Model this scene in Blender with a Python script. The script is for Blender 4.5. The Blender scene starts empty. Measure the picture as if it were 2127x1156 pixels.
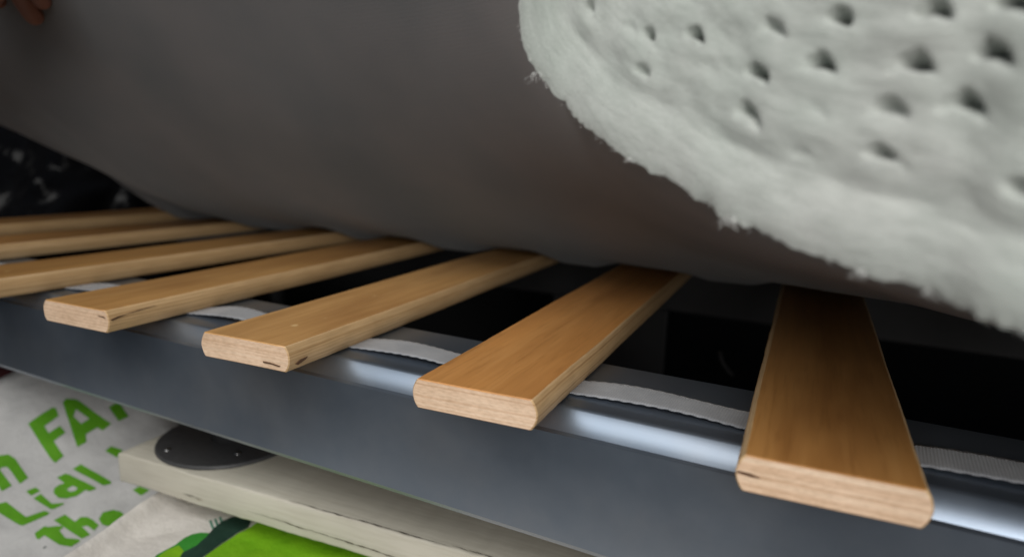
import bpy, bmesh, math, random
import numpy as np
from mathutils import Vector, Matrix, noise
from mathutils.geometry import delaunay_2d_cdt

scene = bpy.context.scene
col = scene.collection
random.seed(4)

# ------------------------------------------------------------------ camera
cam_d = bpy.data.cameras.new("camera")
cam = bpy.data.objects.new("camera", cam_d)
col.objects.link(cam)
cam_d.sensor_width = 36.0
cam_d.lens = 36.0 * 1431.5 / 2127.0
cam_d.clip_start = 0.01
cam_d.clip_end = 50
RIGHT = Vector((0.8836, 0.4671, 0.0314)); DOWN = Vector((0.1164, -0.1542, -0.9812)); FWD = Vector((-0.4535, 0.8706, -0.1907))
cm = Matrix((RIGHT, -DOWN, -FWD)).transposed().to_4x4()
cm.translation = Vector((0.0326, -0.2539, 0.1106))
cam.matrix_world = cm
cam_d.dof.use_dof = True
cam_d.dof.focus_distance = 0.36
cam_d.dof.aperture_fstop = 5.2
scene.camera = cam

# ------------------------------------------------------------------ light
world = bpy.data.worlds.new("World"); scene.world = world
world.use_nodes = True
bg = world.node_tree.nodes["Background"]
bg.inputs[0].default_value = (0.62, 0.79, 1.0, 1)
bg.inputs[1].default_value = 0.055

def area(name, loc, target, sx, sy, power, color):
    d = bpy.data.lights.new(name, 'AREA'); d.shape = 'RECTANGLE'; d.size = sx; d.size_y = sy
    d.energy = power; d.color = color
    o = bpy.data.objects.new(name, d); col.objects.link(o)
    o.location = loc
    o.rotation_euler = (Vector(target) - Vector(loc)).to_track_quat('-Z', 'Y').to_euler()
    return o
area("window_light", (-0.25, -1.02, 1.36), (-0.15, 0.0, 0.0), 2.5, 0.85, 23, (1.0, 0.985, 0.95))
area("fill_light", (0.42, -0.88, 0.40), (-0.15, 0.05, 0.03), 0.6, 0.5, 7.0, (1.0, 0.975, 0.94))  # added fill, standing in for light bounced around the room

scene.view_settings.view_transform = 'Standard'
scene.view_settings.look = 'None'
scene.view_settings.exposure = 0.0
scene.view_settings.gamma = 1.0
scene.render.engine = 'CYCLES'
scene.cycles.use_denoising = True
scene.cycles.max_bounces = 8

# ------------------------------------------------------------------ material helpers
def srgb(r, g, b):
    f = lambda c: (c/255/12.92) if c/255 <= .04045 else ((c/255+.055)/1.055)**2.4
    return (f(r), f(g), f(b), 1)

class NT:
    def __init__(s, name):
        s.m = bpy.data.materials.new(name); s.m.use_nodes = True
        s.t = s.m.node_tree; s.n = s.t.nodes; s.l = s.t.links
        s.b = s.n["Principled BSDF"]
    def add(s, typ, **kw):
        n = s.n.new(typ)
        for k, v in kw.items(): setattr(n, k, v)
        return n
    def link(s, a, b): s.l.new(a, b)
    def coords(s, kind='Object', scale=(1, 1, 1), rand=False):
        tc = s.add('ShaderNodeTexCoord'); mp = s.add('ShaderNodeMapping')
        mp.inputs['Scale'].default_value = scale
        s.link(tc.outputs[kind], mp.inputs['Vector'])
        if rand:
            oi = s.add('ShaderNodeObjectInfo'); ml = s.add('ShaderNodeMath', operation='MULTIPLY'); ml.inputs[1].default_value = 37.0
            s.link(oi.outputs['Random'], ml.inputs[0]); s.link(ml.outputs[0], mp.inputs['Location'])
        return mp.outputs[0]
    def noise(s, vec, scale, detail=4, rough=.55, dist=0.0):
        n = s.add('ShaderNodeTexNoise'); n.inputs['Scale'].default_value = scale
        n.inputs['Detail'].default_value = detail; n.inputs['Roughness'].default_value = rough; n.inputs['Distortion'].default_value = dist
        s.link(vec, n.inputs['Vector']); return n.outputs['Fac']
    def ramp(s, fac, stops):
        r = s.add('ShaderNodeValToRGB'); e = r.color_ramp.elements
        while len(e) < len(stops): e.new(.5)
        for i, (p, c) in enumerate(stops): e[i].position = p; e[i].color = c if len(c) == 4 else (*c, 1)
        s.link(fac, r.inputs[0]); return r.outputs[0]
    def mix(s, fac, a, b, mode='MIX'):
        m = s.add('ShaderNodeMix', data_type='RGBA', blend_type=mode)
        for v, k in ((fac, 0), (a, 6), (b, 7)):
            if hasattr(v, 'is_output'): s.link(v, m.inputs[k])
            else: m.inputs[k].default_value = v
        return m.outputs[2]
    def bump(s, h, strength=.3, dist=.001, prev=None):
        b = s.add('ShaderNodeBump'); b.inputs['Strength'].default_value = strength; b.inputs['Distance'].default_value = dist
        s.link(h, b.inputs['Height'])
        if prev: s.link(prev, b.inputs['Normal'])
        s.link(b.outputs[0], s.b.inputs['Normal']); return b.outputs[0]
    def col(s, c):
        if hasattr(c, 'is_output'): s.link(c, s.b.inputs['Base Color'])
        else: s.b.inputs['Base Color'].default_value = c
    def set(s, **kw):
        for k, v in kw.items():
            i = s.b.inputs[k.replace('_', ' ')]
            if hasattr(v, 'is_output'): s.link(v, i)
            else: i.default_value = v

M = {}
def g3(v): return (v, v, v, 1)

# varnished veneer on the slat faces (grain along local y)
m = NT("varnished_veneer")
v = m.coords('Object', (1, .045, 1), rand=True)
n1 = m.noise(v, 120, 5, .6, .6); n2 = m.noise(v, 600, 3, .6)
v2 = m.coords('Object', (1, .25, 1), rand=True); n3 = m.noise(v2, 22, 3)
c1 = m.ramp(n1, [(.25, (.45, .24, .085)), (.55, (.55, .31, .120)), (.8, (.62, .38, .165))])
c2 = m.ramp(n3, [(.32, (.72, .67, .62)), (.5, (.92, .92, .9)), (.7, (1.06, 1.05, 1.0))])
c = m.mix(1.0, c1, c2, 'MULTIPLY')
fl = m.ramp(n2, [(.36, (.80, .77, .72)), (.46, (1, 1, 1))])
c = m.mix(.6, c, fl, 'MULTIPLY')
vo = m.add('ShaderNodeTexVoronoi', feature='F1'); vo.inputs['Scale'].default_value = 26; m.link(m.coords('Object', (1, .8, 1), rand=True), vo.inputs['Vector'])
sp = m.ramp(vo.outputs['Distance'], [(.035, (1, 1, 1)), (.06, (0, 0, 0))])
c = m.mix(sp, c, (.62, .42, .20, 1))
oi = m.add('ShaderNodeObjectInfo'); c = m.mix(1.0, c, oi.outputs['Color'], 'MULTIPLY')
m.col(c); m.set(Roughness=.42, Coat_Weight=.5, Coat_Roughness=.3); m.bump(n2, .12, .0006)
M['veneer'] = m.m

# laminated layers seen on the sides of a slat
def laminate(name, base, dark, light, endg):
    m = NT(name)
    v = m.coords('Object', (1, .06 if not endg else 1, 1), rand=False)
    sx = m.add('ShaderNodeSeparateXYZ'); tc = m.add('ShaderNodeTexCoord'); m.link(tc.outputs['Object'], sx.inputs[0])
    oi = m.add('ShaderNodeObjectInfo')
    nn = m.noise(m.coords('Object', (.5, .25, 1), rand=True), 30, 3)
    ma = m.add('ShaderNodeMath', operation='MULTIPLY_ADD'); ma.inputs[1].default_value = .0022
    m.link(nn, ma.inputs[0]); m.link(sx.outputs['Z'], ma.inputs[2])
    cb = m.add('ShaderNodeCombineXYZ'); m.link(ma.outputs[0], cb.inputs['Z'])
    mr = m.add('ShaderNodeMath', operation='MULTIPLY'); mr.inputs[1].default_value = 9.0; m.link(oi.outputs['Random'], mr.inputs[0]); m.link(mr.outputs[0], cb.inputs['X'])
    lay = m.noise(cb.outputs[0], 520, 4, .65)
    fine = m.noise(m.coords('Object', (.35, .05 if not endg else .35, 1), rand=True), 900, 3, .6)
    c = m.ramp(lay, [(.3, dark), (.5, base), (.68, light)])
    c = m.mix(.5, c, m.ramp(fine, [(.3, (.70, .64, .56)), (.6, (1.05, 1.03, 1))]), 'MULTIPLY')
    blot = m.noise(m.coords('Object', (1, .3, 1), rand=True), 40, 3)
    c = m.mix(.5, c, m.ramp(blot, [(.3, (.74, .68, .6)), (.6, (1, 1, 1))]), 'MULTIPLY')
    m.col(c); m.set(Roughness=.62); m.bump(fine, .25, .0006)
    return m.m
M['end_grain'] = laminate("end_grain", (.82, .60, .43, 1), (.64, .42, .27, 1), (.90, .71, .54, 1), True)
M['side_grain'] = laminate("side_grain", (.64, .43, .22, 1), (.40, .22, .085, 1), (.76, .54, .31, 1), False)

m = NT("dark_knot"); m.col((.11, .055, .027, 1)); m.set(Roughness=.8); M['knot'] = m.m

# rail: galvanised painted steel, blue room reflection mixed into its colour
m = NT("grey_steel_blue_reflection")
v = m.coords('Object', (1, 1, 1)); n1 = m.noise(v, 9, 4); n2 = m.noise(m.coords('Object', (.02, 1, 1)), 700, 3)
n4 = m.noise(v, 45, 5, .65)
m.col(m.mix(.6, m.ramp(n1, [(.3, (.20, .25, .32)), (.5, (.245, .29, .355)), (.7, (.29, .32, .365))]), m.ramp(n4, [(.35, (.93, .94, .95)), (.65, (1.05, 1.04, 1.03))]), 'MULTIPLY'))
r = m.ramp(n4, [(.3, g3(.33)), (.7, g3(.37))]); m.set(Metallic=.85, Roughness=r)
m.bump(m.noise(m.coords("Object", (.5, 1, 1)), 9, 2), .10, .004, m.bump(n2, .04, .0004))
M['steel'] = m.m
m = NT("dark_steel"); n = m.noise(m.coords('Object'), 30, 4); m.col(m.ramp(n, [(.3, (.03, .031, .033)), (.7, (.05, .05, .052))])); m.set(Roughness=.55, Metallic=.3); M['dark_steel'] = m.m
m = NT("black_plastic"); n = m.noise(m.coords('Object'), 300, 4); m.col(m.ramp(n, [(.3, (.045, .045, .048)), (.7, (.065, .065, .067))])); m.set(Roughness=.5); m.bump(n, .15, .0004); M['plate'] = m.m
m = NT("screw_metal"); m.col((.35, .35, .35, 1)); m.set(Metallic=1.0, Roughness=.35); M['screw'] = m.m

# webbing tape
m = NT("grey_webbing")
uv = m.coords('UV'); w = m.add('ShaderNodeTexWave', wave_type='BANDS', bands_direction='X'); w.inputs['Scale'].default_value = 230; w.inputs['Distortion'].default_value = .6; w.inputs['Detail'].default_value = 1
m.link(uv, w.inputs['Vector'])
n = m.noise(uv, 60, 4); n2 = m.noise(m.coords('UV', (1, .15, 1)), 1500, 2)
c = m.ramp(n, [(.3, (.25, .26, .28)), (.7, (.35, .36, .38))])
c = m.mix(.2, c, m.ramp(w.outputs['Fac'], [(.1, (.55, .55, .56)), (.6, (1, 1, 1))]), 'MULTIPLY')
m.col(c); m.set(Roughness=.5, Sheen_Weight=.3); m.bump(w.outputs['Fac'], .3, .0005, m.bump(n2, .2, .0003))
M['tape'] = m.m

# mattress cloths
m = NT("charcoal_underside")
v = m.coords('Object'); n1 = m.noise(v, 5, 3); n2 = m.noise(v, 1400, 3, .7)
wv = m.add('ShaderNodeTexWave', wave_type='BANDS', bands_direction='Z'); wv.inputs['Scale'].default_value = 160; wv.inputs['Distortion'].default_value = 1.5; m.link(v, wv.inputs['Vector'])
m.col(m.ramp(n1, [(.3, (.080, .092, .101)), (.7, (.168, .156, .158))])); m.set(Roughness=.85, Sheen_Weight=.25)
m.bump(n2, .25, .0005, m.bump(wv.outputs['Fac'], .03, .0006)); M['underside'] = m.m

m = NT("white_knit")
uv = m.coords('UV'); n1 = m.noise(m.coords('UV', (1, 2.2, 1)), 700, 4, .7); n2 = m.noise(m.coords('UV', (.6, 2.2, 1)), 120, 5, .65); n3 = m.noise(uv, 14, 3)
c = m.ramp(n3, [(.3, (.42, .46, .425)), (.7, (.51, .525, .50))])
c = m.mix(.8, c, m.ramp(n2, [(.3, (.74, .75, .74)), (.65, (1.04, 1.04, 1.04))]), 'MULTIPLY')
c = m.mix(.5, c, m.ramp(n1, [(.25, (.72, .73, .72)), (.55, (1, 1, 1))]), 'MULTIPLY')
m.col(c); m.set(Roughness=.95, Sheen_Weight=.5); m.b.inputs['Subsurface Weight'].default_value = .0
m.bump(n2, .4, .0016, m.bump(n1, .6, .0008)); M['knit'] = m.m
m = NT("white_thread"); m.col((.7, .71, .69, 1)); m.set(Roughness=.9); M['thread'] = m.m

# painted board
m = NT("cream_paint")
v = m.coords('Object', (.35, 1, 1)); n1 = m.noise(v, 60, 5, .65); n2 = m.noise(m.coords('Object', (.06, 1, 1)), 380, 4, .6); n3 = m.noise(m.coords('Object'), 12, 3)
c = m.ramp(n3, [(.3, (.53, .50, .42)), (.7, (.62, .59, .50))])
c = m.mix(.45, c, m.ramp(n2, [(.3, (.76, .74, .70)), (.55, (1, 1, 1))]), 'MULTIPLY')
c = m.mix(m.ramp(n1, [(.70, (0, 0, 0)), (.74, (.55, .55, .55))]), c, (.30, .24, .16, 1))
m.col(c); m.set(Roughness=.55); m.bump(n2, .3, .0008, m.bump(n1, .2, .001)); M['cream'] = m.m
m = NT("bare_dirty_wood"); n = m.noise(m.coords('Object', (.1, 1, 1)), 200, 4); m.col(m.ramp(n, [(.3, (.022, .015, .010)), (.7, (.07, .045, .028))])); m.set(Roughness=.9); M['crack'] = m.m

# woven bag plastic and its print
def woven(name, ca, cb, rough=.7):
    m = NT(name)
    v = m.coords('Object'); n1 = m.noise(v, 40, 5, .6); n2 = m.noise(v, 700, 3, .6)
    m.col(m.mix(.4, m.ramp(n1, [(.3, ca), (.7, cb)]), m.ramp(n2, [(.3, (.8, .8, .8)), (.55, (1, 1, 1))]), 'MULTIPLY'))
    m.set(Roughness=rough, Specular_IOR_Level=.25); m.bump(n1, .55, .005, m.bump(n2, .25, .0006))
    return m.m
M['bag'] = woven("white_bag_shaded", (.47, .47, .465), (.58, .578, .57))  # white greyed to carry the shadow beside the second bag
M['bag_warm'] = woven("offwhite_bag_plastic", (.70, .665, .62), (.80, .765, .72))  # brightened so the lit roll stands out from the shaded bag
M['green'] = woven("green_print", (.085, .29, .010), (.115, .35, .014))
M['lime'] = woven("lime_print", (.17, .42, .009), (.23, .49, .013))
M['midgreen'] = woven("mid_green_print", (.03, .25, .025), (.05, .31, .04))
M['darkgreen'] = woven("dark_green_print", (.012, .038, .026), (.02, .055, .038))
M['teal'] = woven("teal_print", (.10, .26, .19), (.14, .30, .22))
m = NT("dark_red_cloth"); n = m.noise(m.coords('Object'), 25, 4); m.col(m.ramp(n, [(.35, (.02, .008, .009)), (.7, (.15, .02, .026))])); m.set(Roughness=.85); M['red'] = m.m
m = NT("black_sack"); n = m.noise(m.coords('Object'), 16, 4, .55, .8); m.col((.006, .006, .007, 1)); m.set(Roughness=.2, Specular_IOR_Level=.13); m.bump(n, .25, .02); M['sack'] = m.m
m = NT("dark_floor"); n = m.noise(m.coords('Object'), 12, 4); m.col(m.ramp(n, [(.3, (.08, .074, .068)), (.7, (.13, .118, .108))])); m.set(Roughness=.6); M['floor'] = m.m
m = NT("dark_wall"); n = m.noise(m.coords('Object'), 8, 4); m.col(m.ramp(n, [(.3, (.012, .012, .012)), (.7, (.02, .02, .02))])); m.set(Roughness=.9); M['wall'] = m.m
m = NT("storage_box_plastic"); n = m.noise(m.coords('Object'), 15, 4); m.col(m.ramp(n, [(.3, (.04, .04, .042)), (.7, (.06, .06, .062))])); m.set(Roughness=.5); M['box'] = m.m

# ------------------------------------------------------------------ mesh helpers
def link(name, me, parent=None, mats=()):
    for mt in mats: me.materials.append(mt)
    o = bpy.data.objects.new(name, me); col.objects.link(o)
    if parent is not None: o.parent = parent
    return o
def mesh(name, vs, fs, mats, parent=None, smooth=True, uvs=None, mi=None):
    me = bpy.data.meshes.new(name); me.from_pydata([tuple(map(float, v)) for v in vs], [], fs)
    if smooth: me.polygons.foreach_set('use_smooth', [True]*len(me.polygons))
    if mi is not None: me.polygons.foreach_set('material_index', mi)
    if uvs is not None:
        l = me.uv_layers.new(name="UVMap"); idx = np.empty(len(me.loops), dtype=np.int32); me.loops.foreach_get('vertex_index', idx)
        l.data.foreach_set('uv', np.asarray(uvs, dtype=np.float32)[idx].ravel())
    me.update()
    return link(name, me, parent, mats if isinstance(mats, (list, tuple)) else [mats])
def grid_faces(n, mm, flip=False):
    f = []
    for i in range(n-1):
        for j in range(mm-1):
            a = i*mm+j; q = (a, a+mm, a+mm+1, a+1)
            f.append(q[::-1] if flip else q)
    return f
def empty(name, loc=(0, 0, 0), rz=0.0):
    o = bpy.data.objects.new(name, None); o.empty_display_size = .05; col.objects.link(o); o.location = loc; o.rotation_euler = (0, 0, rz); return o
def tag(o, label=None, cat=None, group=None, kind=None):
    if label: o['label'] = label
    if cat: o['category'] = cat
    if group: o['group'] = group
    if kind: o['kind'] = kind
    return o
def box_bm(x0, x1, y0, y1, z0, z1, bev=.0, seg=2):
    bm = bmesh.new(); bmesh.ops.create_cube(bm, size=1)
    for w in bm.verts: w.co = Vector((x0+(w.co.x+.5)*(x1-x0), y0+(w.co.y+.5)*(y1-y0), z0+(w.co.z+.5)*(z1-z0)))
    if bev: bmesh.ops.bevel(bm, geom=bm.edges[:], offset=bev, segments=seg, profile=.5, affect='EDGES')
    return bm
def obj(name, bm, mats, parent=None, smooth=False):
    bmesh.ops.recalc_face_normals(bm, faces=bm.faces[:])
    me = bpy.data.meshes.new(name); bm.to_mesh(me); bm.free()
    if smooth: me.polygons.foreach_set('use_smooth', [True]*len(me.polygons))
    return link(name, me, parent, mats if isinstance(mats, (list, tuple)) else [mats])
def cyl_bm(r0, r1, z0, z1, n=48, bev=0):
    bm = bmesh.new(); bmesh.ops.create_cone(bm, cap_ends=True, segments=n, radius1=r0, radius2=r1, depth=z1-z0)
    for w in bm.verts: w.co.z += (z0+z1)/2
    if bev:
        ed = [e for e in bm.edges if abs(e.verts[0].co.z-e.verts[1].co.z) < 1e-6]
        bmesh.ops.bevel(bm, geom=ed, offset=bev, segments=3, profile=.5, affect='EDGES')
    return bm
def tube(name, pts, r, mat, parent=None, n=8):
    pts = [Vector(p) for p in pts]; vs = []; rs = r if isinstance(r, (list, tuple)) else [r]*len(pts)
    for i, p in enumerate(pts):
        t = (pts[min(i+1, len(pts)-1)]-pts[max(i-1, 0)]).normalized()
        a = t.orthogonal().normalized() if i == 0 else (a - t*a.dot(t)).normalized(); b = t.cross(a)
        for k in range(n): vs.append(p+(a*math.cos(2*math.pi*k/n)+b*math.sin(2*math.pi*k/n))*rs[i])
    fs = [(i*n+k, i*n+(k+1) % n, (i+1)*n+(k+1) % n, (i+1)*n+k) for i in range(len(pts)-1) for k in range(n)]
    fs += [tuple(range(n))[::-1], tuple((len(pts)-1)*n+k for k in range(n))]
    return mesh(name, vs, fs, mat, parent)
def smooth_curve(P, n):
    """Catmull-Rom style resample of control rows P (k x d) to n rows, parameter = row index scaled by chord."""
    P = np.asarray(P, float); d = np.r_[0, np.cumsum(np.linalg.norm(np.diff(P[:, :3], axis=0), axis=1)**.5)]
    T = np.gradient(P, d, axis=0); t = np.linspace(0, d[-1], n); i = np.clip(np.searchsorted(d, t, side='right')-1, 0, len(d)-2)
    h = (d[i+1]-d[i])[:, None]; u = ((t-d[i])[:, None])/h
    return (2*u**3-3*u**2+1)*P[i]+(u**3-2*u**2+u)*h*T[i]+(-2*u**3+3*u**2)*P[i+1]+(u**3-u**2)*h*T[i+1]

# ------------------------------------------------------------------ setting: floor and walls under and behind the bed
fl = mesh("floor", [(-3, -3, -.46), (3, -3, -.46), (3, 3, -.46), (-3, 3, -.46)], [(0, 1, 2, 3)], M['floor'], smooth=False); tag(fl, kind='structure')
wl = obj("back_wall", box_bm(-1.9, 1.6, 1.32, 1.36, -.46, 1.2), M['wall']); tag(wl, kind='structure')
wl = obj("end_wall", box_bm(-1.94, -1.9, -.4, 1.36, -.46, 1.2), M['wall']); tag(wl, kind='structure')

# ------------------------------------------------------------------ bed frame: rails, beam, leg
ZTOP = -.0160
bed = empty("bed_frame", (0, 0, -.46))
tag(bed, "grey steel bed frame rail, tinted with blue room reflection, running under the wooden slats", "bed frame")
def rail_profile(y0, y1, zt, zb):
    p = []
    R, r, t = .0115, .0035, .0016
    p.append((y1, zt-.022))
    p += [(y1-.002*(1-math.sin(a)) , zt-.002*(1-math.cos(a))) for a in (math.pi/2, math.pi/4, 0)]
    # rolled shoulder: tight bend, then a nearly flat slope that meets the face at a crease
    y, z = y0+.0119, zt; p.append((y, z)); ang = 0.0
    for k in range(20):
        if k < 9: ang = math.radians(43)*(k+1)/9; ds = .0032/9
        else: ang = math.radians(43+21*(k-8)/11); ds = .0126/11
        y -= ds*math.cos(ang); z -= ds*math.sin(ang); p.append((y, z))
    p[-1] = (y0, z)
    for k in range(9):
        a = k/8; p.append((y0+(.0002+.0040*a if k else 0), zb+.0046*(1-a)))
    p.append((y0+.018, zb))
    q = []
    for i, (y, z) in enumerate(p):
        a = np.array(p[max(i-1, 0)]); b = np.array(p[min(i+1, len(p)-1)]); d = b-a; d /= np.linalg.norm(d)
        q.append((y+d[1]*-t*-1 if False else y-d[1]*t, z+d[0]*t))
    return p, q
def rail(name, x0, x1, y0, y1, zt, zb, mat, mirror=False):
    p, q = rail_profile(y0, y1, zt, zb)
    # the sheet's inner side is offset towards the inside of the channel
    cy, cz = (y0+y1)/2, (zt+zb)/2
    pts = p + q[::-1]
    if mirror: pts = [(2*cy-y, z) for y, z in pts]
    nx = 120; vs = []; n = len(pts)
    for i in range(nx+1):
        x = x0+(x1-x0)*i/nx
        for y, z in pts: vs.append((x, y, z+.46))
    fs = [(i*n+k, (i+1)*n+k, (i+1)*n+(k+1) % n, i*n+(k+1) % n) for i in range(nx) for k in range(n)]
    fs += [tuple(range(n)), tuple(nx*n+k for k in range(n))[::-1]]
    o = mesh(name, vs, fs, mat, bed)
    bm = bmesh.new(); bm.from_mesh(o.data); bmesh.ops.recalc_face_normals(bm, faces=bm.faces[:]); bm.to_mesh(o.data); bm.free()
    o.data.set_sharp_from_angle(angle=math.radians(22))
    return o
rail("side_rail", -1.35, .62, .0379, .124, ZTOP, -.0884, M['steel'])
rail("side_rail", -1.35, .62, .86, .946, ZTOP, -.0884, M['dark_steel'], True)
obj("support_beam", box_bm(-1.35, .62, .60, .64, .46-.092, .46-.032, .003), M['box'], bed)
obj("cross_plate", box_bm(-.35, -.188, .606, .612, .46-.25, .46-.093, .002), M['box'], bed)
# leg and its round foot plate, screwed to the painted board
LX, LY, LZ = -.416, .112, -.1352
leg = obj("leg", cyl_bm(.014, .014, .46+LZ+.002, .46-.030, 32), M['plate'], bed, True)
leg.location = (LX, LY, 0)
fp = obj("foot_plate", cyl_bm(.0555, .0545, 0, .0028, 72, .0008), M['plate'], leg, False)
fp.data.polygons.foreach_set('use_smooth', [len(p.vertices) == 4 for p in fp.data.polygons])
fp.location = (0, 0, .46+LZ)
for (sx, sy) in ((-.4354, .0696), (-.3847, .0934), (-.376, .146), (-.4546, .134)):
    s = obj("screw", cyl_bm(.0032, .0022, 0, .0012, 16, .0005), M['screw'], leg, True); s.location = (sx-LX, sy-LY, .46+LZ+.0027)
leg2 = obj("leg", cyl_bm(.021, .021, 0, .46-.088, 32), M['plate'], bed, True); leg2.location = (.5, .07, 0)
leg3 = obj("leg", cyl_bm(.021, .021, 0, .46-.088, 32), M['plate'], bed, True); leg3.location = (-1.2, .07, 0)
for lx in (-1.2, -.366, .5):
    q = obj("leg", cyl_bm(.021, .021, 0, .46-.088, 32), M['plate'], bed, True); q.location = (lx, .90, 0)

# ------------------------------------------------------------------ slats
W, TH, LEN = .060, .0146, .90
def slat_mesh(seed, chips=True):
    prof = []; b = .0025; nb = 9
    top = [.0006, .006, .015, .03, .045, .054, W-.0006]
    prof += [(x, 0.0, 0) for x in top]
    for k in range(nb+1):
        s = k/nb; u = abs(2*s-1); prof.append((W+b*(1-u**2.0), -.0005-(TH-.001)*s, 1))
    prof += [(x, -TH, 0) for x in top[::-1]]
    for k in range(nb+1):
        s = 1-k/nb; u = abs(2*s-1); prof.append((-b*(1-u**2.0), -.0005-(TH-.001)*s, 1))
    n = len(prof); ny = 150; vs = []; rnd = random.Random(seed); off = Vector((seed*7.3, 0, 0))
    ys = [LEN*(i/ny)**1.6 for i in range(ny+1)]
    ys = [0.0, .0006] + [y for y in ys if y > .001]
    for i, y in enumerate(ys):
        for (x, z, s) in prof:
            nz = noise.noise(Vector((x*60, y*120, z*60))+off)*.00022 + noise.noise(Vector((x*20, y*14, z*20))+off)*.0005
            ins = .0005 if i == 0 else 0
            cx = W/2; xx = x+(nz if s or x < .002 or x > W-.002 else 0)
            xx = cx+(xx-cx)*(1-ins/cx); zz = -TH/2+(z+TH/2)*(1-ins/(TH/2))
            if s == 0: zz += noise.noise(Vector((x*12, y*9, seed)))*.0003
            yy = y+(noise.noise(Vector((x*120, z*200, seed*3)))*.0003 if i < 2 else 0)
            vs.append((xx, yy, zz))
    fs = []; mi = []
    for i in range(len(ys)-1):
        for k in range(n):
            k2 = (k+1) % n; fs.append((i*n+k, i*n+k2, (i+1)*n+k2, (i+1)*n+k))
            mi.append(0 if (prof[k][2] == 0 and prof[k2][2] == 0) else 2)
    fs.append(tuple(range(n))[::-1]); mi.append(1); fs.append(tuple((len(ys)-1)*n+k for k in range(n))); mi.append(1)
    me = bpy.data.meshes.new("slat"); me.from_pydata(vs, [], fs); me.polygons.foreach_set('material_index', mi)
    for mt in (M['veneer'], M['end_grain'], M['side_grain']): me.materials.append(mt)
    bm = bmesh.new(); bm.from_mesh(me); bmesh.ops.recalc_face_normals(bm, faces=bm.faces[:]); bm.to_mesh(me); bm.free()
    me.polygons.foreach_set('use_smooth', [p.material_index == 2 or p.material_index == 0 for p in me.polygons])
    me.set_sharp_from_angle(angle=math.radians(35))
    return me
SLATS = [  # x, y, degrees, label
    (0.0, 0.0, 4.44, "slat with dark split at the left of its end"), (-.1511, .0032, 4.2, None),
    (-.2988, .0022, 3.82, "slat with small dark knots at its lower right corner"), (-.4476, -.0026, 3.45, "slat with cracked near corner"),
    (-.601, -.004, -.98, None), (-.773, 0.0, -1.28, None), (-.935, 0.0, -1.3, None), (.166, 0.0, 3.5, None),
]
base = empty("slatted_base", (0, .45, 0))
tag(base, "orange brown wooden slats joined by grey tape, laid across the steel rail", "slatted base")
def knot(parent, outline, axis, off):
    """small dark split or knot, a thin irregular chip set just proud of the wood; axis 'end' -> (x,z) at y=-off, 'side' -> (y,z) at x=off"""
    vs = []; n = len(outline)
    for dpt in (0, .0006):
        for (a, c) in outline:
            vs.append((a, -.0004+dpt, c) if axis == 'end' else (off-dpt+.0004, a, c))
    fs = [tuple(range(n)), tuple(range(n, 2*n))[::-1]] + [(i, (i+1) % n, n+(i+1) % n, n+i) for i in range(n)]
    return mesh("split", vs, fs, M['knot'], parent, smooth=False)
slat_objs = []
TINT = [(.92, .78, .60, 1), (1.22, 1.00, .78, 1), (1.34, 1.32, 1.28, 1), (1.22, 1.16, 1.02, 1), (1.15, 1.08, .92, 1), (.9, .8, .7, 1), (.8, .7, .6, 1), (.9, .8, .7, 1)]  # wood tone per slat, with shade mixed into the nearest and light into others
for i, (x, y, dg, lab) in enumerate(SLATS):
    o = bpy.data.objects.new("slat", slat_mesh(i+1)); col.objects.link(o); o.parent = base
    o.location = (x, y-.45, 0); o.rotation_euler = (0, 0, math.radians(dg)); tag(o, lab); o.color = TINT[i]; slat_objs.append(o)
    if i == 0: knot(o, [(-.0012, -.0066), (.003, -.0068), (.0068, -.0078), (.004, -.0081), (.0005, -.0077), (-.0018, -.0072)], 'end', 0)
    if i == 2:
        knot(o, [(.044, -.0105), (.049, -.0104), (.0565, -.0113), (.0555, -.0119), (.050, -.0113), (.0445, -.0113)], 'end', 0)
        knot(o, [(.004, -.0103), (.008, -.0089), (.014, -.0086), (.012, -.0098), (.006, -.0112)], 'side', W+.0028)
    if i == 3:
        knot(o, [(.001, -.0058), (.006, -.0046), (.012, -.0044), (.007, -.0054), (.002, -.0066)], 'side', W+.0026)
        knot(o, [(.052, -.0042), (.058, -.0040), (.0595, -.0052), (.057, -.0047)], 'end', 0)
        knot(o, [(.012, -.0043), (.022, -.0036), (.034, -.0031), (.022, -.0040)], 'side', W+.0022)

# ------------------------------------------------------------------ webbing tape lying on the rail under the slats
def tape():
    XS = sorted([(s[0]+W/2+.07*math.sin(-math.radians(s[2])), i) for i, s in enumerate(SLATS)])
    nx, nw = 1100, 9; x0, x1 = -1.25, .45; vs = []; uvs = []
    cs = [c for c, _ in XS]
    amp = {0: .0015, 1: .0015, 2: .002, 3: .0032, 4: .0018, 5: .0014, 6: .0012}
    for i in range(nx):
        x = x0+(x1-x0)*i/(nx-1); h = .0004; tw = 0; dy = 0
        for k in range(len(cs)-1):
            a, b = cs[k]+W/2+.001, cs[k+1]-W/2-.001
            if a < x < b:
                s = (x-a)/(b-a); sh = math.sin(math.pi*s**.8)**1.3
                h += amp[k]*sh; tw = .05*math.sin(2*math.pi*s)*amp[k]/.0055; dy = .004*math.sin(math.pi*s)
        for j in range(nw):
            w = j/(nw-1)-.5
            tooth = .0004*math.sin(i*math.pi) if j in (0, nw-1) else 0
            e = .00035*((i % 4 < 2)*2-1)*(1 if j == nw-1 else -1 if j == 0 else 0)
            yy = .0735+dy*.4+w*.0225+e; zz = ZTOP+.0004+h+w*tw*.0265*2
            vs.append((x, yy, zz)); uvs.append((x, w*.0265))
    o = mesh("webbing_tape", [(a, b-.45, c) for a, b, c in vs], grid_faces(nx, nw, False), M['tape'], base, uvs=uvs)
    sm = o.modifiers.new("thickness", 'SOLIDIFY'); sm.thickness = .0007; sm.offset = 1
    o['label'] = "pale grey woven tape running along the rail under the slats"
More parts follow.
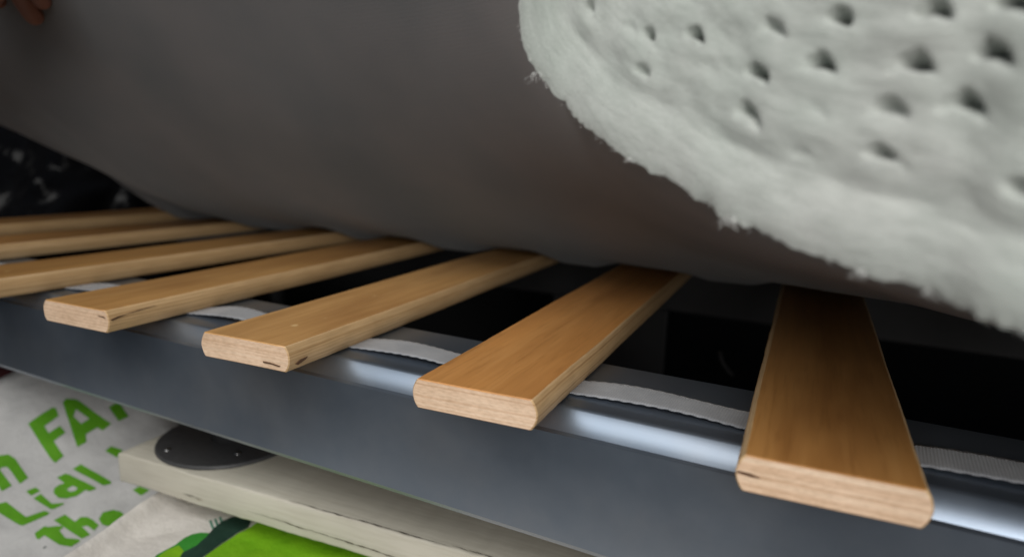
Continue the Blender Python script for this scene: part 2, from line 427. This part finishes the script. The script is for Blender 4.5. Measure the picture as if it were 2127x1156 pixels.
tape()

# ------------------------------------------------------------------ mattress, lifted at its front edge
CT = [  # edge x, y, z, contact x, side panel direction
    (.62, -.08, .050, .62, 0, .12, 1), (.36, -.075, .058, .36, 0, .12, 1), (.20, -.068, .064, .20, 0, .12, 1),
    (.0667, -.06, .0714, .075, 0, .12, 1), (.0508, -.05, .0761, .06, .02, .12, 1), (.0251, -.04, .0807, .03, .06, .12, 1),
    (-.0037, -.03, .0885, -.005, .14, .12, .98), (-.0285, -.02, .0995, -.04, .24, .12, .95), (-.059, -.01, .1134, -.085, .38, .12, .9),
    (-.0838, 0, .1315, -.125, .55, .12, .82), (-.0949, 0, .1444, -.15, .65, .13, .75), (-.1011, 0, .1664, -.19, .75, .15, .66),
    (-.106, .002, .20, -.23, .76, .2, .62), (-.125, .004, .245, -.29, .6, .3, .72), (-.18, .004, .285, -.36, .35, .42, .8),
    (-.35, 0, .315, -.5, .1, .5, .85), (-.65, -.02, .30, -.7, 0, .5, .86), (-.93, -.03, .195, -.875, -.05, .45, .88)]
def gapf(x):   # 1 between slats, 0 on them
    c = [s[0]+W/2-.39*math.sin(math.radians(s[2])) for s in SLATS]
    dmin = min(abs(x-q) for q in c); return max(0.0, min(1.0, (dmin-.026)/.03))
mat_root = empty("mattress", (-.2, .6, 0))
tag(mat_root, "lifted mattress with charcoal underside and white dimpled knit border", "mattress")
mo = Vector(mat_root.location)
def shift(vs): return [(x-mo.x, y-mo.y, z-mo.z) for x, y, z in vs]
def build_mattress():
    R = smooth_curve(CT, 520)
    # resample evenly along the seam
    s = np.r_[0, np.cumsum(np.linalg.norm(np.diff(R[:, :3], axis=0), axis=1))]
    N = int(s[-1]/.0011); si = np.linspace(0, s[-1], N)
    R = np.stack([np.interp(si, s, R[:, k]) for k in range(R.shape[1])], 1)
    E = R[:, :3]; CX = R[:, 3]; D = R[:, 4:7]; D /= np.linalg.norm(D, axis=1)[:, None]
    T = np.gradient(E, axis=0); T /= np.linalg.norm(T, axis=1)[:, None]
    O = np.cross(D, T); O /= np.linalg.norm(O, axis=1)[:, None]; O[O[:, 1] > 0] *= -1
    # white border panel
    H = .15; NW = 140; ws = np.linspace(0, H, NW)
    vs = np.zeros((N, NW, 3)); uv = np.zeros((N, NW, 2))
    seen = [(0.7386, 0.0312, 0.5), (0.6970, 0.0393, 0.9), (0.6745, 0.0463, 1), (0.6393, 0.0584, 0.5), (0.6152, 0.0654, 1), (0.5864, 0.0695, 1), (0.6409, 0.0443, 1), (0.6184, 0.0523, 1.1), (0.5896, 0.0564, 1.1), (0.5688, 0.0614, 1.1), (0.6921, 0.0282, 0.5), (0.6409, 0.0322, 0.7), (0.5944, 0.0443, 0.6), (0.5752, 0.0483, 0.9), (0.5944, 0.0322, 0.7), (0.5656, 0.0735, 0.9), (0.5576, 0.0322, 0.7)]
    pits = [(u, w, st, (.8 if u > 0.654 else 1.0)) for u, w, st in seen]
    rp = random.Random(7)
    for k in range(-27, 50):
        for q in range(0, 12):
            u = 0.5950+.0225*k+rp.uniform(-.0015, .0015); w = .0322+.0123*q-(.0062 if k % 2 else 0)+rp.uniform(-.0012, .0012)
            st = rp.choice([.3, .6, .9, 1.0])
            if 0.551 < u < 0.754 and w < .076:
                st *= .12
            if w < .026: st *= .3
            if min((u-a)**2+((w-b)*1.5)**2 for a, b, _ in seen) > .009**2: pits.append((u, w, st, rp.uniform(.8, 1.05)))
    PITS = {k: [p for p in pits if k*.03-.02 < p[0] < k*.03+.05] for k in range(0, 80)}
    for i in range(N):
        for j in range(NW):
            w = ws[j]; u = si[i]
            p = E[i]+D[i]*w
            if w < .021: b = .0032*math.sin(math.pi*min(1, w/.021))**.75
            else: b = .0012*math.sin(math.pi*min(1, (w-.021)/.02)) + .006*(1-math.exp(-(w-.021)/.04))
            v3 = Vector((u, w, 0))
            b += .0013*noise.noise(v3*38)*min(1, w/.01) + .0007*noise.noise(v3*95+Vector((3, 1, 0)))
            if w > .02:
                # staggered pits of the jacquard knit
                for (pu, pw, st, ra) in PITS[int(u/.03)]:
                    du = u-pu; dw = w-pw
                    if abs(du) > .018 or abs(dw) > .014: continue
                    rr = ra*(1+.45*noise.noise(Vector((u*230, w*330, pu*90)))); du2 = du/(.0044*rr); dw2 = (dw+.0010*(du/.004)**2)/(.0018*rr)
                    b -= math.exp(-(du2*du2+dw2*dw2)**1.8)*.0078*st
                    b += .0009*math.exp(-((du/.012)**2+((dw+.0062)/.0040)**2))
            sc = 0
            if w < .004:
                ph = u/.0052+.5*noise.noise(Vector((u*70, 8, 1))); sc = (abs(math.sin(math.pi*ph))*.0009*max(0, .5+1.6*noise.noise(Vector((u*40, 5, 2))))+.0016*noise.noise(Vector((u*160, 0, 9)))+.0024*noise.noise(Vector((u*55, 2, 9))))*(1-w/.004)
            vs[i, j] = p+O[i]*b-D[i]*sc; uv[i, j] = (u, w)
    mesh("border_panel", shift(vs.reshape(-1, 3)), grid_faces(N, NW), M['knit'], mat_root, uvs=uv.reshape(-1, 2))
    # charcoal underside
    idx = np.linspace(0, N-1, 420).astype(int); NV = 90; us = []
    kn = np.exp(-.5*((np.arange(-160, 161)*(si[1]-si[0]))/.055)**2); kn /= kn.sum()
    ES = np.stack([np.convolve(np.pad(E[:, k], 160, mode='reflect', reflect_type='odd'), kn, 'valid') for k in range(3)], 1)
    CX = np.convolve(np.pad(CX, 160, mode='reflect', reflect_type='odd'), kn, 'valid')
    for i in idx:
        e = E[i]+O[i]*-.001+D[i]*.0012; cx = CX[i]
        c = np.array([cx, .392, .0]); es = ES[i]; sm = min(1, max(0, (es[2]-.10)/.2)); p1 = np.array([cx+(es[0]-cx)*.3, .26-.07*sm, .010+.012*sm])
        row = [np.array([cx, 1.0, .001]), np.array([cx, .8, .001]), np.array([cx, .6, .001]), np.array([cx, .48, .0012])]
        for k in range(NV):
            t = k/(NV-1); p = (1-t)**2*c+2*t*(1-t)*p1+t*t*(es+(e-es)*t**7)
            f = math.exp(-((p[1]-.385)/.035)**2)
            p[2] += .0012-.0085*gapf(p[0])*f
            lam = math.sin(math.pi*t)
            p[2] += lam*(.012*noise.noise(Vector((p[0]*5, p[1]*6, 1)))+.0022*noise.noise(Vector((p[0]*16, p[1]*10, 4))))
            de = p[0]+.90
            p[2] += .060*max(0, 1-de/.22)**1.4*min(1, t*3.5)*(1-t**5)
            row.append(p)
        us += row
    mesh("underside", shift(us), grid_faces(len(idx), NV+4, True), M['underside'], mat_root)
    # top cloth and the far end, closing the body
    tp = []
    for i in idx[::3]:
        a = E[i]+D[i]*H
        for y in np.linspace(0, 1, 12):
            q = a*(1-y)+np.array([CX[i], 1.0, .17])*y; q[2] = max(q[2], .155); tp.append(q)
    mesh("top_cover", shift(tp), grid_faces(len(idx[::3]), 12), M['knit'], mat_root)
    # end panels closing the two ends
    for L, i in ((us[-(NV+4):], idx[-1]), (us[:NV+4], idx[0])):
        en = []; a = E[i]+D[i]*H; sg = -1 if i == idx[-1] else 1
        for p in L:
            yy = min(1, max(0, (p[1]-E[i][1])/(1-E[i][1]))); q = a*(1-yy)+np.array([CX[i], 1.0, .17])*yy; q[2] = max(q[2], .155)
            for k in range(8):
                t = k/7; w = np.array(p)*(1-t)+q*t; w[0] += sg*.012*math.sin(math.pi*t); en.append(w)
        mesh("end_panel", shift(en), grid_faces(len(L), 8), M['knit'], mat_root)
    # small frayed tufts of fibre at the seam
    def near(x): return int(np.argmin(np.abs(E[:, 0]-x)+(E[:, 2] > .24)))
    rt = random.Random(11)
    for xx, sz, cnt in ((-.090, .0052, 9), (-.0075, .0046, 26), (.031, .0042, 18), (.047, .003, 10), (-.045, .0025, 7)):
        e = E[near(xx)]+np.array([0, -.003, .0008]); tv, tf = [], []
        for _ in range(cnt):
            dr = np.array([rt.uniform(-.7, .7), rt.uniform(-.6, .2), -rt.uniform(.3, 1.0)])*sz; bend = np.array([rt.uniform(-1, 1), rt.uniform(-.5, .5), rt.uniform(-.2, .8)])*sz*.45
            pts = [e+np.array([rt.uniform(-.3, .3)*sz, 0, 0])+dr*t+bend*t*t for t in (0, .35, .7, 1)]
            for k, p in enumerate(pts):
                r = .00011*(1-.6*k/3); b0 = len(tv); tv += [p+np.array([r, 0, 0]), p+np.array([-.5*r, .87*r, 0]), p+np.array([-.5*r, -.87*r, 0])]
                if k: tf += [(b0-3+q, b0-3+(q+1) % 3, b0+(q+1) % 3, b0+q) for q in range(3)]
        mesh("fibre_tuft", shift(tv), tf, M['thread'], mat_root)
    # short lint fibres along the seam
    fv = []; ff = []; rnd = random.Random(2)
    for _ in range(700):
        i = rnd.randrange(0, N); p = E[i]+O[i]*rnd.uniform(.0, .004)-D[i]*rnd.uniform(-.002, .0008); l = rnd.uniform(.0006, .0017)
        dr = -D[i]*rnd.uniform(.3, 1)+T[i]*rnd.uniform(-1, 1)+O[i]*rnd.uniform(-.2, .8); dr /= np.linalg.norm(dr)
        sd = np.cross(dr, O[i]); sd /= (np.linalg.norm(sd)+1e-9); r = .00009
        b0 = len(fv); fv += [p-sd*r, p+sd*r, p+O[i]*r, p+dr*l+T[i]*rnd.uniform(-.0006, .0006)]
        ff += [(b0, b0+1, b0+3), (b0+1, b0+2, b0+3), (b0+2, b0, b0+3)]
    o = mesh("seam_lint", shift(fv), ff, M['thread'], mat_root, smooth=False); o['kind'] = 'stuff'
build_mattress()

# ------------------------------------------------------------------ cream painted board under the rail
BY = math.radians(4.6)
board = empty("painted_board", (-.4691, .0500, -.1594), BY); board.scale = (1.126, 1.126, 1.126)
tag(board, "cream painted wooden board with chipped edges under the bed rail", "board")
def build_board():
    L, DPT, T_ = .85, .11, .0215
    nx, ny, nz = 340, 12, 6; bm = bmesh.new()
    bmesh.ops.create_cube(bm, size=1)
    for w in bm.verts: w.co = Vector(((w.co.x+.5)*L, (w.co.y+.5)*DPT, (w.co.z+.5)*T_))
    ex = [e for e in bm.edges if abs(e.verts[0].co.x-e.verts[1].co.x) > .1]
    bmesh.ops.subdivide_edges(bm, edges=ex, cuts=nx, use_grid_fill=True)
    ed = [e for e in bm.edges if abs(e.verts[0].co.x-e.verts[1].co.x) > 1e-5 and e.calc_face_angle(0) > .5 or (len(e.link_faces) == 2 and e.calc_face_angle(0) > .5)]
    bmesh.ops.bevel(bm, geom=ed, offset=.0016, segments=3, profile=.5, affect='EDGES')
    for w in bm.verts:
        x, y, z = w.co
        e = noise.noise(Vector((x*140, y*60, z*60)))*.00045+noise.noise(Vector((x*18, y*8, z*9)))*.0007
        w.co.z += e*(1 if z > T_/2 else .8); w.co.y += noise.noise(Vector((x*50, z*40, 4)))*.0005
        if x < .006: # battered left corner
            k = (1-x/.006); w.co.x += k*(.0022*noise.noise(Vector((y*140, z*160, 2)))+.0022*(1-abs(2*z/T_-.75))); w.co.z -= k*.0008
    o = obj("plank", bm, M['cream'], board, True); o.data.set_sharp_from_angle(angle=math.radians(40))
    # open cracks and chipped paint along the front edge
    def crack(x0, x1, zf, wid, seed, y=-.0012, top=False):
        n = 70; vs = []
        for i in range(n):
            t = i/(n-1); x = x0+(x1-x0)*t; c = zf(t)+.0009*noise.noise(Vector((x*60, seed, 0)))+.0004*noise.noise(Vector((x*260, seed, 3)))
            h = wid*(.22+abs(noise.noise(Vector((x*110, seed, 7))))*1.5)*min(1, 6*t, 6*(1-t))+.00005
            for q in (-1, 1):
                vs.append((x, y, c+q*h) if not top else (x, c+q*h, y))
        return mesh("crack", vs, [(2*i, 2*i+2, 2*i+3, 2*i+1) for i in range(n-1)], M['crack'], board, smooth=False)
    crack(.118, .30, lambda t: .0082-.0026*t, .00034, 1)
    crack(.062, .078, lambda t: .0066-.001*t, .00030, 2)
    crack(.150, .262, lambda t: .0003, .00042, 3, y=T_+.0009, top=True)
    crack(.262, .34, lambda t: .0012, .0003, 4, y=T_+.0010, top=True)
    crack(.272, .282, lambda t: .0185-.002*t, .0003, 5)
build_board()
# low bundle that carries the board's hidden right end
# ------------------------------------------------------------------ bags under the bed
CAMP = cam.matrix_world.translation
def cross_view(px, py):
    """direction of a photograph pixel, used once to measure where a printed outline lies on its bag"""
    return (RIGHT*((px-1063.5)/1431.5)+DOWN*((py-578)/1431.5)+FWD)
def print_patch(name, poly, surf, to_uv, lift, mat, parent, step=.004):
    """flat print: outline in the bag's own plane, filled with small faces that follow the bag's wrinkles"""
    uv = [Vector(to_uv(*p)) for p in poly]
    if sum(a.x*b.y-b.x*a.y for a, b in zip(uv, uv[1:]+uv[:1])) < 0: uv.reverse()
    # refine the outline
    out = []
    for a, b in zip(uv, uv[1:]+uv[:1]):
        k = max(1, int((b-a).length/step)); out += [a.lerp(b, t/k) for t in range(k)]
    n = len(out)
    def inside(p):
        c = False; j = n-1
        for i in range(n):
            a, b = out[i], out[j]
            if (a.y > p.y) != (b.y > p.y) and p.x < (b.x-a.x)*(p.y-a.y)/(b.y-a.y)+a.x: c = not c
            j = i
        return c
    x0 = min(p.x for p in out); x1 = max(p.x for p in out); y0 = min(p.y for p in out); y1 = max(p.y for p in out)
    pts = list(out); x = x0+step*.5
    while x < x1:
        y = y0+step*.5
        while y < y1:
            p = Vector((x, y))
            if inside(p) and min((p-q).length for q in out) > step*.45: pts.append(p)
            y += step
        x += step
    r = delaunay_2d_cdt(pts, [(i, (i+1) % n) for i in range(n)], [list(range(n))], 1, 1e-7)
    vs = [surf(p.x, p.y, lift) for p in r[0]]
    o = mesh(name, vs, [tuple(f) for f in r[2]], mat, parent)
    bm = bmesh.new(); bm.from_mesh(o.data)
    for f in bm.faces:
        if f.normal.z < 0: f.normal_flip()
    bm.to_mesh(o.data); bm.free()
    return o

# first bag: white with green lettering, its printed side leaning back
bag = empty("printed_bag", (-.5723, .0547, -.46))
tag(bag, "white woven carrier bag with large green lettering at the lower left", "carrier bag")
BP = Vector((-.5723, .0547, -.19)); BN = Vector((.3713, -.3005, .8786)).normalized()
BX = Vector((0, 1, 0)).cross(BN).normalized(); BYv = BN.cross(BX)
def bag_h(a, b):
    v = Vector((a, b, 0))
    return .0035*noise.noise(v*14)+.0016*noise.noise(v*37+Vector((4, 0, 0)))+.010*max(0, -(a+.085)/.05)*0
def bag_pt(a, b, lift=0.0):
    p = BP+BX*a+BYv*b+BN*(bag_h(a, b)+lift); return (p.x-bag.location.x, p.y-bag.location.y, p.z-bag.location.z)
def bag_uv(px, py):
    d = cross_view(px, py); t = (BP-CAMP).dot(BN)/d.dot(BN); p = CAMP+d*t-BP
    return (p.dot(BX), p.dot(BYv))
def bag_body():
    na, nb = 90, 90; a0, a1, b0, b1 = -.155, .20, -.22, .115; vs = []
    for i in range(na):
        for j in range(nb):
            a = a0+(a1-a0)*i/(na-1); b = b0+(b1-b0)*j/(nb-1); p = Vector(bag_pt(a, b))
            e = min(i, j, na-1-i, nb-1-j)
            if e < 6: p.z -= (.012*(1-math.sin(math.pi/2*e/6)))
            vs.append(p)
    fs = grid_faces(na, nb)
    o = mesh("bag_front", vs, fs, M['bag'], bag)
    # sides fall from the rim to the floor
    rim = [i*nb for i in range(na)] + [(na-1)*nb+j for j in range(1, nb)] + [i*nb+nb-1 for i in range(na-2, -1, -1)] + [j for j in range(nb-2, 0, -1)]
    sv = []; n = len(rim); c = sum((vs[k] for k in rim), Vector())/n
    for k in rim:
        p = vs[k]
        for q in range(7):
            t = q/6; w = p.copy(); w.z = p.z*(1-t)+.001*t; out = (p-c); out.z = 0
            w += out.normalized()*(.012*math.sin(math.pi*t)+.003*noise.noise(Vector((p.x*20, p.y*20, t*4)))*math.sin(math.pi*t)); sv.append(w)
    sf = [(k*7+q, k*7+q+1, ((k+1) % n)*7+q+1, ((k+1) % n)*7+q) for k in range(n) for q in range(6)]
    mesh("bag_side", sv, sf, M['bag'], bag)
bag_body()
def crop(l): return [(x/3.2467, 800+y/3.2467) for x, y in l]
LETTERS = [
    [(190, 258), (270, 203), (352, 152), (376, 153), (398, 208), (300, 275), (328, 322), (405, 273), (442, 318), (362, 375), (428, 470), (372, 518), (350, 500), (270, 385)],
    # A, cut through its counter so that the outline is one loop
    [(424, 120), (445, 92), (520, 100), (752, 262), (692, 303), (655, 283), (578, 325), (582, 378), (520, 411), (470, 260), (497, 210), (546, 256), (602, 224), (514, 165), (496, 208), (469, 258)],
    [(735, 150), (800, 110), (870, 215), (800, 245)],
    [(-70, 520), (-40, 475), (0, 463), (55, 457), (100, 485), (190, 620), (133, 660), (75, 575), (45, 543), (10, 545), (-5, 560), (78, 668), (10, 705), (-60, 600)],
    [(-40, 800), (40, 780), (175, 882), (300, 846), (338, 862), (322, 878), (152, 943), (130, 938), (-40, 835)],
    [(175, 712), (240, 687), (272, 712), (210, 742)],
    [(225, 760), (275, 730), (350, 798), (430, 798), (435, 806), (365, 838), (345, 838)],
    [(385, 620), (440, 592), (470, 600), (650, 700), (648, 708), (605, 725), (580, 715), (520, 755), (450, 768), (395, 760), (362, 728), (365, 695), (386, 679), (450, 704.4), (475, 722), (510, 718), (527, 700), (490, 680), (450, 703.4), (387, 677.6), (400, 670), (435, 660)],
    [(490, 562), (545, 530), (750, 652), (748, 668), (705, 680), (690, 678)],
    [(235, 1000), (300, 955), (330, 960), (385, 953), (420, 950), (428, 962), (402, 980), (440, 1028), (530, 1035), (542, 1048), (480, 1087), (400, 1075), (300, 1015), (262, 1042), (248, 1035)],
    [(365, 915), (440, 877), (508, 922), (545, 893), (590, 892), (630, 912), (668, 945), (635, 978), (590, 948), (553, 952), (608, 1005), (552, 1032)],
    [(668, 905), (695, 862), (765, 842), (812, 850), (860, 890), (780, 960), (690, 940)],
    [(708, 440), (750, 407), (830, 440), (790, 490)],
    [(895, 705), (940, 680), (1010, 705), (950, 740)],
]
for l in LETTERS:
    print_patch("letter", crop(l), bag_pt, bag_uv, .0005, M['green'], bag)
print_patch("print_speck", crop([(290, 1098), (312, 1083), (314, 1090), (295, 1102)]), bag_pt, bag_uv, .0005, M['darkgreen'], bag)

# second bag, in front of the first: off white with a rolled edge and a green picture
bag2 = empty("picture_bag", (-.36, -.02, -.46))
tag(bag2, "off white folded bag with green picture print below the painted board", "carrier bag")
B2Z = -.179
def b2_h(x, y):
    v = Vector((x, y, 0))
    # a soft rolled edge along the left side
    a = Vector((-.4584, .0754)); b = Vector((-.4327, -.0154)); dd = (b-a).normalized(); nrm = Vector((-dd.y, dd.x))
    s = (Vector((x, y))-a).dot(nrm)
    if nrm.x < 0: s = -s
    h = .0022*noise.noise(v*22)+.0012*noise.noise(v*55)
    roll = .013*math.exp(-((s-.010)/.0085)**2)
    return h+roll, s
def b2_pt(x, y, lift=0.0):
    h, s = b2_h(x, y); z = B2Z+h+lift
    return (x-bag2.location.x, y-bag2.location.y, z-bag2.location.z)
def b2_uv(px, py):
    d = cross_view(px, py); t = (B2Z-CAMP.z)/d.z; p = CAMP+d*t; return (p.x, p.y)
def bag2_body():
    na, nb = 110, 80; vs = []
    a = Vector((-.4584, .0754)); b = Vector((-.4327, -.0154)); dd = (b-a).normalized()
    for i in range(na):
        for j in range(nb):
            v_ = -.06+.27*j/(nb-1); e = a+dd*v_; u = .42*(i/(na-1))**1.3
            x, y = e.x+u, e.y; p = Vector(b2_pt(x, y))
            if i < 10: # tuck the rolled edge under
                t = 1-i/10; p.z -= .022*t*t; p.x += .004*t*t
            vs.append(p)
    mesh("bag_front", vs, grid_faces(na, nb, True), M['bag_warm'], bag2)
    rim = [i*nb for i in range(na)] + [(na-1)*nb+j for j in range(1, nb)] + [i*nb+nb-1 for i in range(na-2, -1, -1)] + [j for j in range(nb-2, 0, -1)]
    sv = []; n = len(rim)
    for k in rim:
        p = vs[k]
        for q in range(6): w = p.copy(); t = q/5; w.z = p.z*(1-t)+.001*t; w.x += .008*math.sin(math.pi*t)*(1 if p.x < -.06 else -1)*.6; sv.append(w)
    mesh("bag_side", sv, [(k*6+q, k*6+q+1, ((k+1) % n)*6+q+1, ((k+1) % n)*6+q) for k in range(n) for q in range(5)], M['bag_warm'], bag2)
bag2_body()
P2 = lambda *a: print_patch("print_patch", a[0], b2_pt, b2_uv, a[1], a[2], bag2, .005)
P2([(519, 1096), (560, 1070), (700, 1085), (900, 1130), (930, 1230), (640, 1260), (410, 1200), (426, 1155), (462, 1128), (494, 1108)], .0004, M['lime'])
P2([(325, 1155), (344, 1143), (364, 1133), (382, 1119), (399, 1111), (418, 1107), (436, 1107), (440, 1120), (400, 1150), (370, 1180), (300, 1200)], .0005, M['midgreen'])
P2([(330, 1158), (350, 1142), (372, 1135), (385, 1150), (378, 1180), (310, 1210)], .0008, M['lime'])
P2([(484, 1074), (505, 1072), (522, 1086), (515, 1098), (494, 1108), (462, 1128), (440, 1145), (420, 1160), (395, 1200), (350, 1195), (380, 1149), (408, 1136), (429, 1116), (443, 1099), (462, 1083)], .0011, M['darkgreen'])
for k, (x, y) in enumerate([(434, 1083), (444, 1079), (454, 1075)]):
    P2([(x, y), (x+5, y-2), (x+11, y+13), (x+6, y+16)], .0005, M['teal'])

# dark red bundle at the far left and the black sack behind the far slats
def lump(name, c, r, amp, fr, mat, seed, sub=5, squash=None):
    bm = bmesh.new(); bmesh.ops.create_icosphere(bm, subdivisions=sub, radius=1)
    for w in bm.verts:
        n = w.co.normalized(); k = 1+amp*noise.noise(n*fr+Vector((seed, 0, 0)))+amp*.5*abs(noise.noise(n*fr*2.4+Vector((0, seed, 0))))
        w.co = Vector((n.x*r[0], n.y*r[1], n.z*r[2]))*k
    zmin = min(w.co.z for w in bm.verts); o = obj(name, bm, mat, None, True); o.location = c; return o
o = lump("cloth_bundle", (-.93, .14, -.31), (.19, .13, .15), .18, 2.2, M['red'], 3)
tag(o, "dark red and black cloth bundle below the rail at the left picture edge", "cloth bundle")
o = lump("black_sack", (-1.42, .62, -.18), (.30, .36, .34), .22, 2.6, M['sack'], 8, 6)
tag(o, "crumpled shiny black plastic sack beyond the end of the slats", "plastic sack")
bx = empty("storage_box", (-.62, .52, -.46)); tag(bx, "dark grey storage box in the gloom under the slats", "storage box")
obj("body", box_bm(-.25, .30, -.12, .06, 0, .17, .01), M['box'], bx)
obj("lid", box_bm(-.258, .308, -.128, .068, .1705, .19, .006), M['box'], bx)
tag(tube("plastic_scrap", [(-.10, .50, -.105+.0), (-.096, .502, -.118), (-.088, .504, -.128), (-.084, .505, -.131)], .0022, M['plate']), "small glinting plastic scrap hanging in the dark below the slats", "plastic scrap")

# ------------------------------------------------------------------ hand that holds the mattress edge up, almost wholly outside the left of the picture
def hand():
    V, Ed, Rr = [], [], []
    def v(p, r, prev=None):
        V.append(p); Rr.append(r)
        if prev is not None: Ed.append((prev, len(V)-1))
        return len(V)-1
    H = Vector((-.540, -.062, .168))
    w = v((H.x, H.y, H.z), .026)
    f1 = v((-.60, -.17, .135), .029, w); f2 = v((-.70, -.32, .065), .036, f1); f3 = v((-.78, -.44, .01), .040, f2)
    palm = v((-.516, -.034, .188), .027, w)
    und = next(q for q in bpy.data.objects if q.name == "underside"); bpy.context.view_layer.update()
    def press(p, r):
        """finger pad rests against the mattress above it"""
        mw = und.matrix_world.inverted(); hit, loc, _, _ = und.ray_cast(mw @ Vector((p[0], p[1], .05)), Vector((0, 0, 1)))
        return (p[0], p[1], min(p[2]+.04, (und.matrix_world @ loc).z-r*.95)) if hit else p
    fingers = [  # knuckle, middle joint, end joint, tip, radius
        ((-.534, -.002, .246), (-.533, .028, .276), (-.526, .050, .276), (-.520, .066, .268), .0098),
        ((-.512, .004, .236), (-.508, .038, .268), (-.501, .062, .268), (-.496, .080, .258), .0102),
        ((-.490, .004, .222), (-.484, .036, .256), (-.478, .058, .262), (-.474, .074, .254), .0096),
        ((-.471, -.002, .206), (-.463, .024, .236), (-.459, .042, .248), (-.456, .054, .246), .0084)]
    for k, m1, m2, tp, r in fingers:
        k = (k[0]-.008, k[1]+.002, k[2]-.012); m1 = (m1[0]-.034, m1[1], m1[2]-.002); m2 = (m2[0]-.062, m2[1], m2[2]); tp = (tp[0]-.078, tp[1], tp[2])
        b = v(k, r*1.35, palm); b = v(m1, r, b); b = v(press(m2, r*.9), r*.9, b); v(press(tp, r*.72), r*.72, b)
    t = v((-.562, -.052, .218), .017, w); t = v((-.572, -.046, .262), .012, t); t = v((-.568, -.038, .296), .0098, t); v((-.562, -.032, .316), .0085, t)
    me = bpy.data.meshes.new("hand_skin"); me.from_pydata(V, Ed, [])
    o = bpy.data.objects.new("person", me); col.objects.link(o)
    sk = o.modifiers.new("skin", 'SKIN'); sk.use_smooth_shade = True
    for i, d in enumerate(me.skin_vertices[0].data): d.radius = (Rr[i], Rr[i]); d.use_root = (i == 0)
    sb = o.modifiers.new("sub", 'SUBSURF'); sb.levels = 2; sb.render_levels = 2
    dg = bpy.context.evaluated_depsgraph_get(); me2 = bpy.data.meshes.new_from_object(o.evaluated_get(dg))
    o.modifiers.clear(); o.data = me2; me2.name = "hand_skin"
    m = NT("skin"); n = m.noise(m.coords('Object'), 90, 4); m.col(m.ramp(n, [(.3, (.17, .070, .048)), (.7, (.22, .095, .065))])); m.set(Roughness=.55); m.bump(n, .15, .001)  # skin colour darkened to stand for shade on the hand
    me2.materials.clear(); me2.materials.append(m.m); me2.polygons.foreach_set('use_smooth', [True]*len(me2.polygons))
    tag(o, "person's hand holding up the mattress, just entering at the top left corner", "person")
hand()
